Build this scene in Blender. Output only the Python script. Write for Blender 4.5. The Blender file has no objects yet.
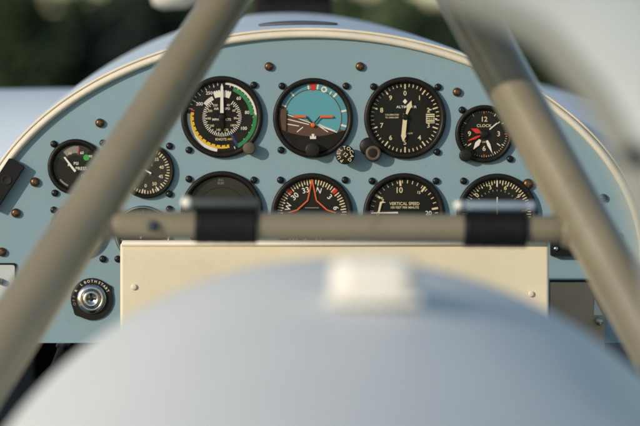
import bpy, bmesh, math, random
from math import sin, cos, pi, radians, sqrt
from mathutils import Vector, Matrix, Euler

random.seed(7)
S = bpy.context.scene
COL = S.collection
PITCH = radians(3.0)
CAM_H = 1.62
D0 = 2.4            # metres from the lens to the instrument panel
F = 2400.0          # focal length in units of a 640 wide picture
RM = Matrix.Rotation(-PITCH, 4, 'X')
WM = Matrix.Translation((0, 0, CAM_H)) @ RM      # airframe axes -> world (the nose sits a little low to the lens axis)

def A(px, py, d=D0):
    return Vector(((px - 320) / F * d, d, (213 - py) / F * d))

# ------------------------------------------------------------------ materials
def mat(name, col, rough=0.5, metal=0.0, noise=0.0, nscale=40.0, bump=0.0, bscale=200.0, coat=0.0, spec=0.5, spots=0.0, spotcol=(0.05, 0.05, 0.05), spscale=300):
    m = bpy.data.materials.new(name); m.use_nodes = True
    nt = m.node_tree; b = nt.nodes['Principled BSDF']
    b.inputs['Base Color'].default_value = (*col, 1)
    b.inputs['Roughness'].default_value = rough
    b.inputs['Metallic'].default_value = metal
    b.inputs['Specular IOR Level'].default_value = spec
    if coat:
        b.inputs['Coat Weight'].default_value = coat
        b.inputs['Coat Roughness'].default_value = 0.12
    tc = nt.nodes.new('ShaderNodeTexCoord')
    if noise:
        n = nt.nodes.new('ShaderNodeTexNoise'); n.inputs['Scale'].default_value = nscale
        n.inputs['Detail'].default_value = 6; n.inputs['Roughness'].default_value = 0.6
        nt.links.new(tc.outputs['Object'], n.inputs['Vector'])
        r = nt.nodes.new('ShaderNodeValToRGB')
        r.color_ramp.elements[0].position = 0.3; r.color_ramp.elements[1].position = 0.7
        r.color_ramp.elements[0].color = (*[c * (1 - noise) for c in col], 1)
        r.color_ramp.elements[1].color = (*[min(1, c * (1 + noise)) for c in col], 1)
        nt.links.new(n.outputs['Fac'], r.inputs['Fac'])
        out = r.outputs['Color']
        if spots:
            n2 = nt.nodes.new('ShaderNodeTexNoise'); n2.inputs['Scale'].default_value = spscale
            n2.inputs['Detail'].default_value = 3
            nt.links.new(tc.outputs['Object'], n2.inputs['Vector'])
            r2 = nt.nodes.new('ShaderNodeValToRGB')
            r2.color_ramp.elements[0].position = 0.66; r2.color_ramp.elements[1].position = 0.76
            r2.color_ramp.elements[0].color = (0, 0, 0, 1); r2.color_ramp.elements[1].color = (spots, spots, spots, 1)
            nt.links.new(n2.outputs['Fac'], r2.inputs['Fac'])
            mx = nt.nodes.new('ShaderNodeMixRGB'); mx.inputs['Color2'].default_value = (*spotcol, 1)
            nt.links.new(r2.outputs['Color'], mx.inputs['Fac']); nt.links.new(out, mx.inputs['Color1'])
            out = mx.outputs['Color']
        nt.links.new(out, b.inputs['Base Color'])
        mr = nt.nodes.new('ShaderNodeMapRange')
        mr.inputs['To Min'].default_value = max(0.03, rough - 0.08); mr.inputs['To Max'].default_value = min(1, rough + 0.1)
        nt.links.new(n.outputs['Fac'], mr.inputs['Value']); nt.links.new(mr.outputs['Result'], b.inputs['Roughness'])
    if bump:
        n = nt.nodes.new('ShaderNodeTexNoise'); n.inputs['Scale'].default_value = bscale
        n.inputs['Detail'].default_value = 4
        nt.links.new(tc.outputs['Object'], n.inputs['Vector'])
        bp = nt.nodes.new('ShaderNodeBump'); bp.inputs['Strength'].default_value = bump; bp.inputs['Distance'].default_value = 0.001
        nt.links.new(n.outputs['Fac'], bp.inputs['Height']); nt.links.new(bp.outputs['Normal'], b.inputs['Normal'])
    return m

M = {}
M['panel'] = mat('panel_blue_paint', (0.245, 0.372, 0.440), 0.5, noise=0.085, nscale=5, bump=0.1, bscale=420, spots=0.3, spotcol=(0.13, 0.2, 0.23), spscale=70)
M['skin'] = mat('light_blue_paint', (0.61, 0.70, 0.80), 0.5, noise=0.04, nscale=5, spec=0.3)
M['deck'] = mat('deck_pale_paint', (0.78, 0.80, 0.80), 0.5, noise=0.05, nscale=5, spec=0.35)
M['cream'] = mat('cream_padding', (0.82, 0.755, 0.63), 0.55, noise=0.06, nscale=25, bump=0.3, bscale=300)
M['creampanel'] = mat('cream_vinyl', (0.82, 0.735, 0.55), 0.5, noise=0.07, nscale=9, bump=0.2, bscale=200)
M['tube'] = mat('strut_paint', (0.235, 0.208, 0.142), 0.33, noise=0.10, nscale=14, coat=0.5, spots=0.35, spotcol=(0.10, 0.085, 0.06), spscale=45, bump=0.12, bscale=260)
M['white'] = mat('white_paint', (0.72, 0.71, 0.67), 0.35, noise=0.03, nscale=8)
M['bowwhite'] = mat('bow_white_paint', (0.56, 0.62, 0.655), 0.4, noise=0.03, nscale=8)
M['bowshade'] = mat('olive_grey_bow_shade', (0.29, 0.305, 0.285), 0.6, noise=0.1, nscale=20)  # olive tone carries the painted shade of the bow's lower edge
M['whiteplastic'] = mat('white_plastic', (0.85, 0.83, 0.78), 0.4, noise=0.02, nscale=30)
M['bezel'] = mat('bezel_black', (0.013, 0.011, 0.009), 0.4, noise=0.3, nscale=60, bump=0.2, bscale=900, spec=0.25)
M['dial'] = mat('dial_black', (0.010, 0.009, 0.006), 0.5, noise=0.35, nscale=45, spec=0.15, coat=0.3)
M['dialolive'] = mat('dial_olive', (0.020, 0.019, 0.013), 0.4, noise=0.3, nscale=35, spec=0.3, coat=0.4)
M['markcream'] = mat('marking_cream', (0.72, 0.62, 0.40), 0.6)
M['markwhite'] = mat('marking_white', (0.78, 0.74, 0.66), 0.6)
M['mark_glare_dim'] = mat('marking_glare_grey', (0.25, 0.24, 0.21), 0.6)
M['green'] = mat('marking_green', (0.02, 0.23, 0.07), 0.5)
M['brightgreen'] = mat('marking_bright_green', (0.04, 0.38, 0.06), 0.5)
M['yellow'] = mat('marking_yellow', (0.75, 0.45, 0.02), 0.5)
M['red'] = mat('marking_red', (0.62, 0.03, 0.02), 0.45)
M['orange'] = mat('marking_orange', (0.75, 0.13, 0.03), 0.45)
M['bluemark'] = mat('marking_blue', (0.02, 0.03, 0.16), 0.5)
M['sky_dial'] = mat('horizon_sky_blue', (0.10, 0.345, 0.43), 0.45, noise=0.04, nscale=60)
M['skyring_dial'] = mat('horizon_ring_blue', (0.085, 0.30, 0.38), 0.45)
M['brown_dial'] = mat('horizon_ground_brown', (0.10, 0.05, 0.03), 0.5)
M['screwblack'] = mat('black_oxide_screw', (0.012, 0.012, 0.012), 0.34, metal=0.3)
M['copper'] = mat('copper_screw', (0.15, 0.075, 0.035), 0.36, metal=0.75, noise=0.35, nscale=300)
M['greyscrew'] = mat('grey_screw', (0.08, 0.085, 0.09), 0.35, metal=0.6)
M['chrome'] = mat('polished_metal', (0.72, 0.70, 0.66), 0.18, metal=1.0, noise=0.1, nscale=90)
M['steel'] = mat('brushed_steel', (0.45, 0.44, 0.41), 0.32, metal=1.0, noise=0.15, nscale=60)
M['knobbrown'] = mat('worn_brown_knob', (0.10, 0.075, 0.05), 0.5, noise=0.2, nscale=200)
M['knobblack'] = mat('black_knob', (0.016, 0.014, 0.011), 0.4, noise=0.25, nscale=150, spec=0.3)
M['rubber'] = mat('black_strap', (0.008, 0.008, 0.009), 0.6, spec=0.25, noise=0.3, nscale=90, bump=0.4, bscale=400)
M['dark'] = mat('dark_interior', (0.012, 0.012, 0.014), 0.8, noise=0.2, nscale=10)
M['brownface'] = mat('brown_grey_face', (0.50, 0.37, 0.25), 0.5, noise=0.08, nscale=40)
M['rodblue'] = mat('pale_blue_rod', (0.27, 0.34, 0.43), 0.35, noise=0.05, nscale=60)
M['rodgreen'] = mat('dark_grey_rod', (0.06, 0.072, 0.072), 0.4, noise=0.1, nscale=60)
M['blackpaint'] = mat('black_paint', (0.010, 0.010, 0.011), 0.5, noise=0.2, nscale=30, spec=0.2)
M['slivergrey'] = mat('sliver_grey', (0.09, 0.105, 0.135), 0.5, noise=0.1, nscale=40)
M['hoserubber'] = mat('hose_rubber', (0.03, 0.03, 0.032), 0.5, noise=0.2, nscale=80)
M['plate'] = mat('pale_grey_plate', (0.55, 0.60, 0.60), 0.4, noise=0.05, nscale=40)
M['bluebolt'] = mat('dark_blue_bolt', (0.02, 0.035, 0.06), 0.4)
M['trunk'] = mat('bark', (0.06, 0.045, 0.03), 0.9, noise=0.3, nscale=4)
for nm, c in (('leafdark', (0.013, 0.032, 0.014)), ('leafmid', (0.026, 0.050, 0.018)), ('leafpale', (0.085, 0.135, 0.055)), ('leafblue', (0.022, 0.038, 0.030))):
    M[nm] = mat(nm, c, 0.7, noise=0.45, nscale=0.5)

# ------------------------------------------------------------------ mesh builder
_txt = {}
def text_geo(s):
    if s not in _txt:
        cu = bpy.data.curves.new('t', 'FONT'); cu.body = s; cu.size = 1; cu.align_x = 'CENTER'; cu.align_y = 'CENTER'; cu.resolution_u = 3
        cu.offset = 0.012
        o = bpy.data.objects.new('t', cu); COL.objects.link(o)
        dg = bpy.context.evaluated_depsgraph_get()
        me = bpy.data.meshes.new_from_object(o.evaluated_get(dg))
        _txt[s] = ([tuple(v.co) for v in me.vertices], [tuple(p.vertices) for p in me.polygons])
        bpy.data.objects.remove(o); bpy.data.curves.remove(cu); bpy.data.meshes.remove(me)
    return _txt[s]

class MB:
    """collects shapes of one part; face=True means coordinates (u right, v up, w towards the pilot) in mm"""
    def __init__(self, face=False, base=None):
        self.bm = bmesh.new(); self.face = face; self.base = base or Vector((0, 0, 0)); self.mats = []
        self.lay = 0
    def c(self, p):
        if self.face: return Vector((p[0], -p[2], p[1])) * 0.001
        return Vector(p) - self.base
    def mi(self, m):
        if m not in self.mats: self.mats.append(m)
        return self.mats.index(m)
    def faces(self, vs, fs, m, smooth=False):
        i = self.mi(m); bv = [self.bm.verts.new(self.c(v)) for v in vs]
        for f in fs:
            try:
                q = self.bm.faces.new([bv[k] for k in f]); q.material_index = i; q.smooth = smooth
            except ValueError: pass
        return bv
    def grid(self, rows, m, closed=False, smooth=True, caps=False):
        n = len(rows[0]); vs = [p for r in rows for p in r]; fs = []
        for a in range(len(rows) - 1):
            for b in range(n if closed else n - 1):
                b2 = (b + 1) % n
                fs.append((a * n + b, a * n + b2, (a + 1) * n + b2, (a + 1) * n + b))
        if caps:
            fs.append(tuple(range(n))[::-1]); fs.append(tuple((len(rows) - 1) * n + k for k in range(n)))
        self.faces(vs, fs, m, smooth)
    # --- in face coordinates
    def lathe(self, prof, m, cu=0, cv=0, n=64, smooth=True, a0=0, knurl=0, kd=0):
        rows = []
        for (r, w) in prof:
            row = []
            for k in range(n):
                rr = r + (kd * (1 if k % 2 else -1) if knurl and r > knurl else 0)
                row.append((cu + rr * cos(2 * pi * k / n), cv + rr * sin(2 * pi * k / n), w))
            rows.append(row)
        self.grid(rows, m, closed=True, smooth=smooth)
    def disc(self, r, w, m, cu=0, cv=0, n=64):
        self.faces([(cu + r * cos(2 * pi * k / n), cv + r * sin(2 * pi * k / n), w) for k in range(n)], [tuple(range(n))], m)
    def poly(self, pts, w, m):
        self.faces([(p[0], p[1], w) for p in pts], [tuple(range(len(pts)))], m)
    def prism(self, pts, w0, w1, m):
        n = len(pts)
        self.faces([(p[0], p[1], w0) for p in pts] + [(p[0], p[1], w1) for p in pts],
                   [tuple(range(n, 2 * n)), tuple(range(n))[::-1]] + [(k, (k + 1) % n, n + (k + 1) % n, n + k) for k in range(n)], m)
    def tick(self, ang, r0, r1, wd, w, m, cu=0, cv=0):
        a = radians(ang); dx, dy = sin(a), cos(a); nx, ny = dy * wd / 2, -dx * wd / 2
        self.poly([(cu + dx * r0 - nx, cv + dy * r0 - ny), (cu + dx * r0 + nx, cv + dy * r0 + ny), (cu + dx * r1 + nx, cv + dy * r1 + ny), (cu + dx * r1 - nx, cv + dy * r1 - ny)], w, m)
    def arc(self, a0, a1, r0, r1, w, m, n=40):
        vs = []; fs = []
        for k in range(n + 1):
            a = radians(a0 + (a1 - a0) * k / n)
            vs += [(sin(a) * r0, cos(a) * r0, w), (sin(a) * r1, cos(a) * r1, w)]
        for k in range(n): fs.append((2 * k, 2 * k + 2, 2 * k + 3, 2 * k + 1))
        self.faces(vs, fs, m)
    def bar(self, p, q, wd, w, m):
        dx, dy = q[0] - p[0], q[1] - p[1]; L = sqrt(dx * dx + dy * dy); nx, ny = -dy / L * wd / 2, dx / L * wd / 2
        self.poly([(p[0] - nx, p[1] - ny), (q[0] - nx, q[1] - ny), (q[0] + nx, q[1] + ny), (p[0] + nx, p[1] + ny)], w, m)
    def text(self, s, u, v, size, w, m, rot=0, sx=1.0):
        vs, fs = text_geo(s); a = radians(rot)
        self.faces([(u + (x * sx * cos(a) + y * sin(a)) * size, v + (-x * sx * sin(a) + y * cos(a)) * size, w) for x, y, z in vs], fs, m)
    # --- in airframe coordinates
    def box(self, c, s, m, rot=None, bev=0):
        i = self.mi(m)
        T = Matrix.Translation(self.c(c)) @ (rot.to_4x4() if rot else Matrix.Identity(4)) @ Matrix.Diagonal((*s, 1))
        r = bmesh.ops.create_cube(self.bm, size=1, matrix=T)
        fs = {f for v in r['verts'] for f in v.link_faces}
        for f in fs: f.material_index = i
        if bev:
            es = {e for v in r['verts'] for e in v.link_edges}
            q = bmesh.ops.bevel(self.bm, geom=list(es), offset=bev, segments=3, affect='EDGES', profile=0.6)
            for f in q['faces']: f.material_index = i; f.smooth = True
    def sweep(self, pts, rad, m, n=24, side=None, caps=True):
        """rad: list of (across, depthwise) radii"""
        rows = []
        for k, p in enumerate(pts):
            p = Vector(p); t = (Vector(pts[min(k + 1, len(pts) - 1)]) - Vector(pts[max(k - 1, 0)])).normalized()
            ref = Vector(side) if side else Vector((0, 1, 0))
            e = (ref - t * ref.dot(t)).normalized(); f = t.cross(e)
            ra, rb = rad[k] if isinstance(rad, list) else rad
            rows.append([p + f * (ra * cos(2 * pi * j / n)) + e * (rb * sin(2 * pi * j / n)) for j in range(n)])
        self.grid(rows, m, closed=True, caps=caps)
    def ball(self, c, r, m, sc=(1, 1, 1)):
        i = self.mi(m)
        q = bmesh.ops.create_uvsphere(self.bm, u_segments=24, v_segments=14, radius=r, matrix=Matrix.Translation(self.c(c)) @ Matrix.Diagonal((*sc, 1)))
        for f in {f for v in q['verts'] for f in v.link_faces}: f.material_index = i; f.smooth = True
    def build(self, name, parent=None, label=None, recalc=True, sub=0):
        me = bpy.data.meshes.new(name)
        if recalc: bmesh.ops.recalc_face_normals(self.bm, faces=self.bm.faces[:])
        self.bm.to_mesh(me); self.bm.free()
        for m in self.mats: me.materials.append(M[m])
        o = bpy.data.objects.new(name, me); COL.objects.link(o)
        if parent: o.parent = parent
        if label: o['label'] = label
        if sub:
            md = o.modifiers.new('sub', 'SUBSURF'); md.levels = sub; md.render_levels = sub
        return o

def thing(name, label, cat, base, group=None):
    o = bpy.data.objects.new(name, None); COL.objects.link(o)
    o.empty_display_size = 0.02
    o.matrix_world = WM @ Matrix.Translation(base)
    o['label'] = label; o['category'] = cat
    if group: o['group'] = group
    return o
def tagmesh(o, label, cat, base, group=None):
    o.matrix_world = WM @ Matrix.Translation(base)
    o['label'] = label; o['category'] = cat
    if group: o['group'] = group
    return o
def copy_part(src, parent, loc, name=None):
    c = src.copy(); COL.objects.link(c); c.parent = parent; c.location = loc
    return c

# ------------------------------------------------------------------ screws (mesh shared)
def screw_mb(r, h, m, slot='screwblack'):
    b = MB(face=True)
    b.lathe([(r * 1.0, 0), (r * 1.02, h * 0.35), (r * 0.9, h * 0.72), (r * 0.6, h * 0.93), (r * 0.3, h * 1.0), (0.01, h * 1.01)], m, n=24)
    b.bar((-r * .55, -r * .1), (r * .55, r * .1), r * .16, h * 1.03, slot)
    b.bar((r * .1, -r * .55), (-r * .1, r * .55), r * .16, h * 1.035, slot)
    return b
_black_screw = None
def black_screw(parent, u, v):
    """u, v in mm from the gauge's centre"""
    global _black_screw
    loc = Vector((u, 0, v)) * 0.001
    if _black_screw is None:
        _black_screw = screw_mb(3.5, 3.2, 'screwblack', 'screwblack').build('mounting_screw', parent); _black_screw.location = loc
        _black_screw.location.y = -0.0002
        return _black_screw
    c = copy_part(_black_screw, parent, loc); c.location.y = -0.0002
    c.rotation_euler.y = random.uniform(0, 3)
    return c

# ------------------------------------------------------------------ instrument panel
EA, EB, EX, EY = 332, 226, 308, 264
def arch(t, da=0, db=None):
    """t from 0 (left end) to pi (right end): the panel's rounded outline in picture millimetres, then straight sides below"""
    if db is None: db = da
    return EX - (EA + da) * cos(t), EY - (EB + db) * sin(t)
base = A(308, 343)
panel = thing('instrument_panel', 'light blue arched instrument panel holding all the round black gauges', 'instrument panel', base)
b = MB(base=base)
pts = [arch(pi * k / 72) for k in range(73)]
outline = [A(EX - EA, 343)] + [A(x, y) for x, y in pts] + [A(EX + EA, 343)]
n = len(outline)
b.faces(outline + [p + Vector((0, 0.006, 0)) for p in outline], [tuple(range(n)), tuple(range(n, 2 * n))[::-1]] + [(k, n + k, n + (k + 1) % n, (k + 1) % n) for k in range(n)], 'panel')
b.build('panel_sheet', panel)
first = None
for (x, y, r) in ((100, 123, 4.6), (35, 182, 4.7), (16, 213, 4.6), (2, 252, 4.5), (269, 66.5, 4.4), (360, 66.5, 4.4), (457, 92, 4.4), (528, 184, 5.4)):
    loc = A(x, y) - base
    if first is None:
        first = screw_mb(4.5, 4.4, 'copper', 'knobbrown').build('panel_screw', panel); first.location = loc
    else:
        c = copy_part(first, panel, loc); c.scale = (r / 4.5,) * 3; c.rotation_euler.y = random.uniform(0, 3)
first = None
for (x, y) in ((603, 198), (617, 236)):
    loc = A(x, y) - base
    if first is None:
        first = screw_mb(4.2, 4.0, 'greyscrew').build('panel_screw', panel, 'grey screw in the shaded corner'); first.location = loc
    else: copy_part(first, panel, loc)

# ------------------------------------------------------------------ fuselage nose: rim, cowl, cockpit tub
base = Vector((0, 2.45, -0.55))
nose = thing('fuselage_nose', 'light blue fuselage nose with cream edged cowl curving over the instrument panel', 'fuselage', base)
# cream padded lip around the panel; its section is rounded and stands 16 mm proud of the panel
b = MB(base=base)
sec = [(0, 0.004), (0, -0.003), (0.8, -0.0056), (3.5, -0.0068), (6.2, -0.0054), (7.4, -0.001), (7.6, 0.010)]
def rimpts(da, y, d=D0):
    out = []
    for k in range(6): out.append((EX - EA - da, 430 - (430 - EY) * k / 6))
    out += [arch(pi * k / 96, da) for k in range(97)]
    for k in range(6): out.append((EX + EA + da, EY + (430 - EY) * (k + 1) / 6))
    return [A(px, py) + Vector((0, y, 0)) for px, py in out]
b.grid([rimpts(da, y) for da, y in sec], 'cream')
b.build('edge_padding', nose)
b = MB(base=base)
sec = [(7.8, 0.012), (7.8, 0.0005), (8.8, -0.002), (10.2, -0.001), (10.8, 0.003), (10.8, 0.012)]
b.grid([rimpts(da, y) for da, y in sec], 'cream')
b.build('edge_bead', nose)
# the cowl skin: from the rim forward it swells and drifts a little to port
def cowl_pt(s, t):
    """s 0 rim .. 1 fullest .. >1 falling away; t 0..pi across"""
    x0, y0 = arch(t, 10.4); p0 = A(x0, y0) + Vector((0, 0.004, 0))
    R = 0.419; cx = (288 - 320) / F * 3.0; cz = (213 - 348) / F * 3.0
    # an even spread of angles over the round far section
    p1 = Vector((cx - R * cos(t), 3.0, cz + R * sin(t)))
    if s <= 1:
        e = s ** 0.85
        p = p0.lerp(p1, e); p.y = p0.y + (3.0 - p0.y) * s
        return p
    q = s - 1
    k = sqrt(max(0, 1 - q * q))
    return Vector((cx - R * k * cos(t) * 1.0, 3.0 + 0.55 * q, cz + R * (0.55 + 0.45 * k) * sin(t)))
b = MB(base=base)
SS = [0, .02, .06, .12, .2, .3, .4, .5, .6, .7, .8, .9, 1, 1.15, 1.3, 1.45, 1.6, 1.75, 1.9]
b.grid([[cowl_pt(s, pi * k / 90) for k in range(91)] for s in SS], 'skin')
b.build('cowl_skin', nose)
# dark lens-shaped sliver just ahead of the rim
b = MB(base=base)
def cowl_out(s, t, h):
    p = cowl_pt(s, t); e = 1e-3
    nrm = (cowl_pt(s, t + e) - cowl_pt(s, t - e)).cross(cowl_pt(s + e, t) - cowl_pt(s - e if s > e else s, t)).normalized()
    if nrm.z < 0: nrm = -nrm
    return p + nrm * h
t0 = pi / 2 - 0.135; t1 = pi / 2 + 0.095
up = []; lo = []; NS = 20
for k in range(NS + 1):
    f = k / NS; t = t0 + (t1 - t0) * f; w = sin(pi * f) ** 0.6
    up.append((0.085 + 0.05 * w, t)); lo.append((0.085 - 0.02 * w, t))
b.grid([[cowl_out(s, t, 0.0004) for s, t in lo], [cowl_out(s, t, 0.0022) for s, t in lo],[cowl_out(s, t, 0.0022) for s, t in up], [cowl_out(s, t, 0.0004) for s, t in up]], 'slivergrey', smooth=False)
b.build('dark_sliver', nose)
# cockpit tub: side walls, floor, dark bulkhead beyond the panel
for sx in (-1, 1):
    b = MB(base=base); x = (EX - 320) / F * D0 + sx * 0.351
    b.box((x, 2.20, -0.40), (0.016, 1.56, 0.50), 'skin', bev=0.004)
    b.build('side_wall', nose)
b = MB(base=base)
b.box((-0.012, 2.2, -0.655), (0.72, 1.6, 0.02), 'dark')
b.build('cockpit_floor', nose)
b = MB(base=base)
b.box((-0.012, 2.99, -0.34), (0.74, 0.02, 0.62), 'dark')
b.build('bulkhead', nose)

# ------------------------------------------------------------------ wings either side of the nose
def wing(label, sgn, x_in, ztop, d, dep, droop=0.0):
    base = Vector((x_in, d, ztop - 0.22))
    w = thing('wing', label, 'wing', base)
    b = MB(base=base)
    rows = []
    for i in range(41):
        f = i / 40; x = x_in + sgn * 1.6 * f
        row = []
        for k in range(40):
            a = 2 * pi * k / 40
            y = d + dep * cos(a) * (1 - .1 * f); z = ztop - 0.22 + 0.22 * sin(a) * (1 - .1 * f)
            row.append((x, y, z))
        rows.append([(p[0], p[1], p[2] - droop * max(0, abs(p[0]) - .33)) for p in row])
    b.grid(rows, 'skin', closed=True, caps=True)
    b.build('wing_skin', w)
    b = MB(base=base)   # a fairing strip where the wing skin meets its tip
    rows = []
    for i in range(7):
        f = i / 6; k2 = sqrt(max(0.0004, 1 - f * f)); x = x_in + sgn * (1.6 + 0.14 * f)
        rows.append([(x, d + dep * 0.9 * k2 * cos(2 * pi * k / 40), ztop - 0.22 - droop * max(0, abs(x) - .33) + 0.198 * k2 * sin(2 * pi * k / 40)) for k in range(40)])
    b.grid(rows, 'white', closed=True, caps=True)
    b.build('wing_tip', w)
wing('light blue wing beside the cowl, the sunlit one below the dark trees', -1, -0.20, (213 - 87) / F * 3.3, 3.30, 0.24)
wing('shaded blue wing seen between the dark tilted strut and the white curved canopy bow', 1, 0.12, (213 - 83) / F * 3.7, 3.75, 0.75, 0.22)

# black box on the far end of the cowl
base = Vector(((293 - 320) / F * 3.42, 3.42, 0.20))
bx = thing('engine_cover', 'black upright box standing on the far top of the blue cowl', 'engine cover', base)
b = MB(base=base); b.box(base + Vector((0, 0, 0.16)), (0.110, 0.16, 0.32), 'blackpaint', bev=0.006); b.build('cover_shell', bx)
b = MB(base=base)
for k in range(5): b.box(base + Vector((0, -0.084, 0.1 + 0.035 * k)), (0.09, 0.008, 0.008), 'blackpaint', bev=0.002)
b.build('cooling_rib', bx)

# ------------------------------------------------------------------ gauges
def gauge(name, label, px, py, r, screws, dialfn, bezel='bezel', dialmat='dial', inner=0.86, cat='gauge', depth=6.0, group=None):
    g = thing(name, label, cat, A(px, py), group)
    b = MB(face=True)
    b.lathe([(r, -0.5), (r, depth - 1.8), (r - 0.8, depth - 0.5), (r - 2.0, depth), (r * inner + 1.6, depth - .2), (r * inner + 0.6, depth - 1.0), (r * inner - .2, 1.2), (r * inner - 1.0, 0.3)], bezel, n=96)
    b.build('bezel', g)
    b = MB(face=True)
    b.disc(r * inner + .3, 0.7, dialmat, n=96)
    dialfn(b, g, r * inner)
    b.build('dial', g, recalc=False)
    for (x, y) in screws: black_screw(g, x - px, py - y)
    return g
def knob(parent, name, px, py, gx, gy, r, h, m, w0=2, label=None, cap=None, knurl=True):
    b = MB(face=True); u, v = px - gx, gy - py
    b.lathe([(r, w0), (r, h - 1.2), (r * .9, h - .2), (r * .82, h), (0.01, h + .15)], m, cu=u, cv=v, n=40, knurl=(r * .95 if knurl else 0), kd=r * .025)
    if cap: b.lathe([(r * .9, h + .1), (r * .86, h + .5), (r * .6, h + .5), (r * .55, h + .2)], cap, cu=u, cv=v, n=40)
    b.lathe([(r * .45, -0.3), (r * .45, w0 + .2)], m, cu=u, cv=v, n=24)
    return b.build(name, parent, label, recalc=True)

W1, W2, W3 = 0.9, 1.05, 1.2
# --- airspeed
GX, GY = 222, 117
def d_air(b, g, R):
    for k in range(48):
        a = k * 7.5
        if 8 < a < 165 or a > 278:
            b.tick(a, R - 4.6 if k % 2 == 0 else R - 3.4, R - 0.8, .75, W1, 'markwhite')
    b.arc(6, 92, R - 2.6, R - .5, W2, 'markwhite')
    b.arc(22, 86, R - 7.2, R - 3.3, W1, 'green')
    b.arc(86, 152, R - 4.0, R - .4, W2, 'green')
    b.arc(166, 279, R - 7.0, R - 3.6, W2, 'yellow')
    b.arc(192, 276, R - 3.6, R - .2, W1, 'plate')
    b.arc(188, 236, R - 3.4, R - .3, W2, 'markwhite')
    for k in range(11): b.tick(172 + k * 10, R - 7.6, R - 5.4, 1.3, W3, 'dial')
    b.tick(283, R - 7, R - .5, 1.0, W2, 'red')
    b.arc(-20, -1.5, 20, 27, W1, 'markwhite', 10); b.arc(3, 21, 20, 27, W1, 'markwhite', 10)
    for k in range(9): b.tick(-19 + k * 5, 26, 29, .7, W2, 'dial')
    for k in range(60):
        if k * 6 > 30 and k * 6 < 330: b.tick(k * 6, 16.5 if k % 2 else 15.2, 19.6, .75, W1, 'markwhite')
    for k in range(8): b.tick(-52 + 3.6 * k, 19, 23, 1.1, W2, 'markwhite')
    for s, a, rr in (('60', 42, 25), ('80', 80, 25.5), ('100', 118, 24.5), ('250', -28, 27), ('200', -60, 26)):
        b.text(s, sin(radians(a)) * rr, cos(radians(a)) * rr, 4.6, W2, 'markwhite')
    for k, s in enumerate(('40', '60', '80', '100', '120', '140', '160', '180', '200', '220')):
        a = 28 + k * 33.6; b.text(s, sin(radians(a)) * 13.4, cos(radians(a)) * 13.4, 3.1, W1, 'markcream')
    b.text('AIR', -5.6, 8.2, 3.2, W1, 'markwhite'); b.text('SPD', 5.4, 8.2, 3.2, W1, 'markwhite')
    b.text('MPH', -6.4, -2.6, 3.3, W1, 'markwhite'); b.text('KTS', 6.2, -2.6, 3.3, W1, 'markwhite')
    b.text('KNOTS', -1, -22.4, 3.4, W1, 'markcream'); b.text('MPH', 8.6, -22.4, 3, W1, 'yellow')
    b.tick(152, 20, 33, 2.4, W3, 'bluemark')
g = gauge('airspeed_indicator', 'round airspeed gauge with green, white and yellow arcs and its white needle pointing straight up', GX, GY, 41,
          [(254, 85), (189, 150)], d_air, cat='gauge')
b = MB(face=True)
b.prism([(-1.7, 4), (1.7, 4), (1.3, 30), (0, 33.5), (-1.3, 30)], 2.4, 3.0, 'markwhite')
b.prism([(-1.6, -12), (1.6, -12), (1.6, 4), (-1.6, 4)], 2.4, 2.9, 'dial'); b.lathe([(3, 1), (3, 3.4), (2.4, 3.6), (.01, 3.6)], 'dial', n=24)
b.build('pointer', g)
knob(g, 'setting_knob', 249.5, 148.5, GX, GY, 6.3, 13, 'knobbrown', 5, knurl=False)

# --- artificial horizon
GX, GY = 313, 118
def d_ai(b, g, R):
    b.arc(-66, 112, R - 6.2, R + .2, W1, 'skyring_dial', 60); b.arc(112, 294, R - 6.2, R + .2, W1, 'brown_dial', 60)
    rr = R - 6.4
    hl = lambda u: 3.6 - 0.36 * (u + 26)      # the tilted horizon line
    top = []; bot = []
    for k in range(97):
        a = 2 * pi * k / 96; u, v = rr * sin(a), rr * cos(a)
        (top if v >= hl(u) else bot).append((u, v))
    import functools
    def order(ps):
        cu = sum(p[0] for p in ps) / len(ps); cv = sum(p[1] for p in ps) / len(ps)
        return sorted(ps, key=lambda p: math.atan2(p[1] - cv, p[0] - cu))
    b.poly(order(top), W1, 'sky_dial'); b.poly(order(bot), W1, 'brown_dial')
    b.arc(0, 360, rr - .2, rr + .7, W2, 'brown_dial', 72)
    b.bar((-26, hl(-26)), (24, hl(24)), .9, W2, 'markwhite')
    for (p, q) in (((-26, -1), (-4, -6.5)), ((-26, -6), (-14, -8)), ((3, -6), (15, -14)), ((6, -6.5), (22, -13)), ((-16, -14), (-10, -9))):
        b.bar(p, q, .9, W2, 'markwhite')
    for a, l, wd in ((-8.5, 5, 1.6), (8.5, 5, 1.6), (26, 3.4, 1.2), (35, 3.6, 1.2), (44, 5.4, 1.9), (77, 5.4, 1.9), (104, 5.6, 1.9), (-41, 5.4, 1.6), (-67, 5, 1.4)):
        b.tick(a, R - 6, R - 6 + l, wd, W2, 'markwhite')
    b.lathe([(1.5, W2), (3.0, W2 + .05)], 'markwhite', cu=11, cv=28.6, n=24)
    b.poly([(-3.4, R - .4), (3.4, R - .4), (1.6, R - 7.4), (-1.6, R - 7.4)], W3, 'red')
g = gauge('attitude_indicator', 'round artificial horizon gauge with turquoise sky half, brown ground and orange aircraft symbol', GX, GY, 40,
          [(282, 86), (346, 86), (281, 150)], d_ai, inner=0.87)
b = MB(face=True)   # black mask over the lower part
mp = [(-35 + 70 * k / 24, -11.5 - 7.0 * sin(pi * k / 24) ** 1.1) for k in range(25)]
lowarc = [(34.6 * sin(radians(a)), 34.6 * cos(radians(a))) for a in range(108, 253, 6)]
mp = [p for p in mp if p[0] ** 2 + p[1] ** 2 < 34.6 ** 2]
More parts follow.
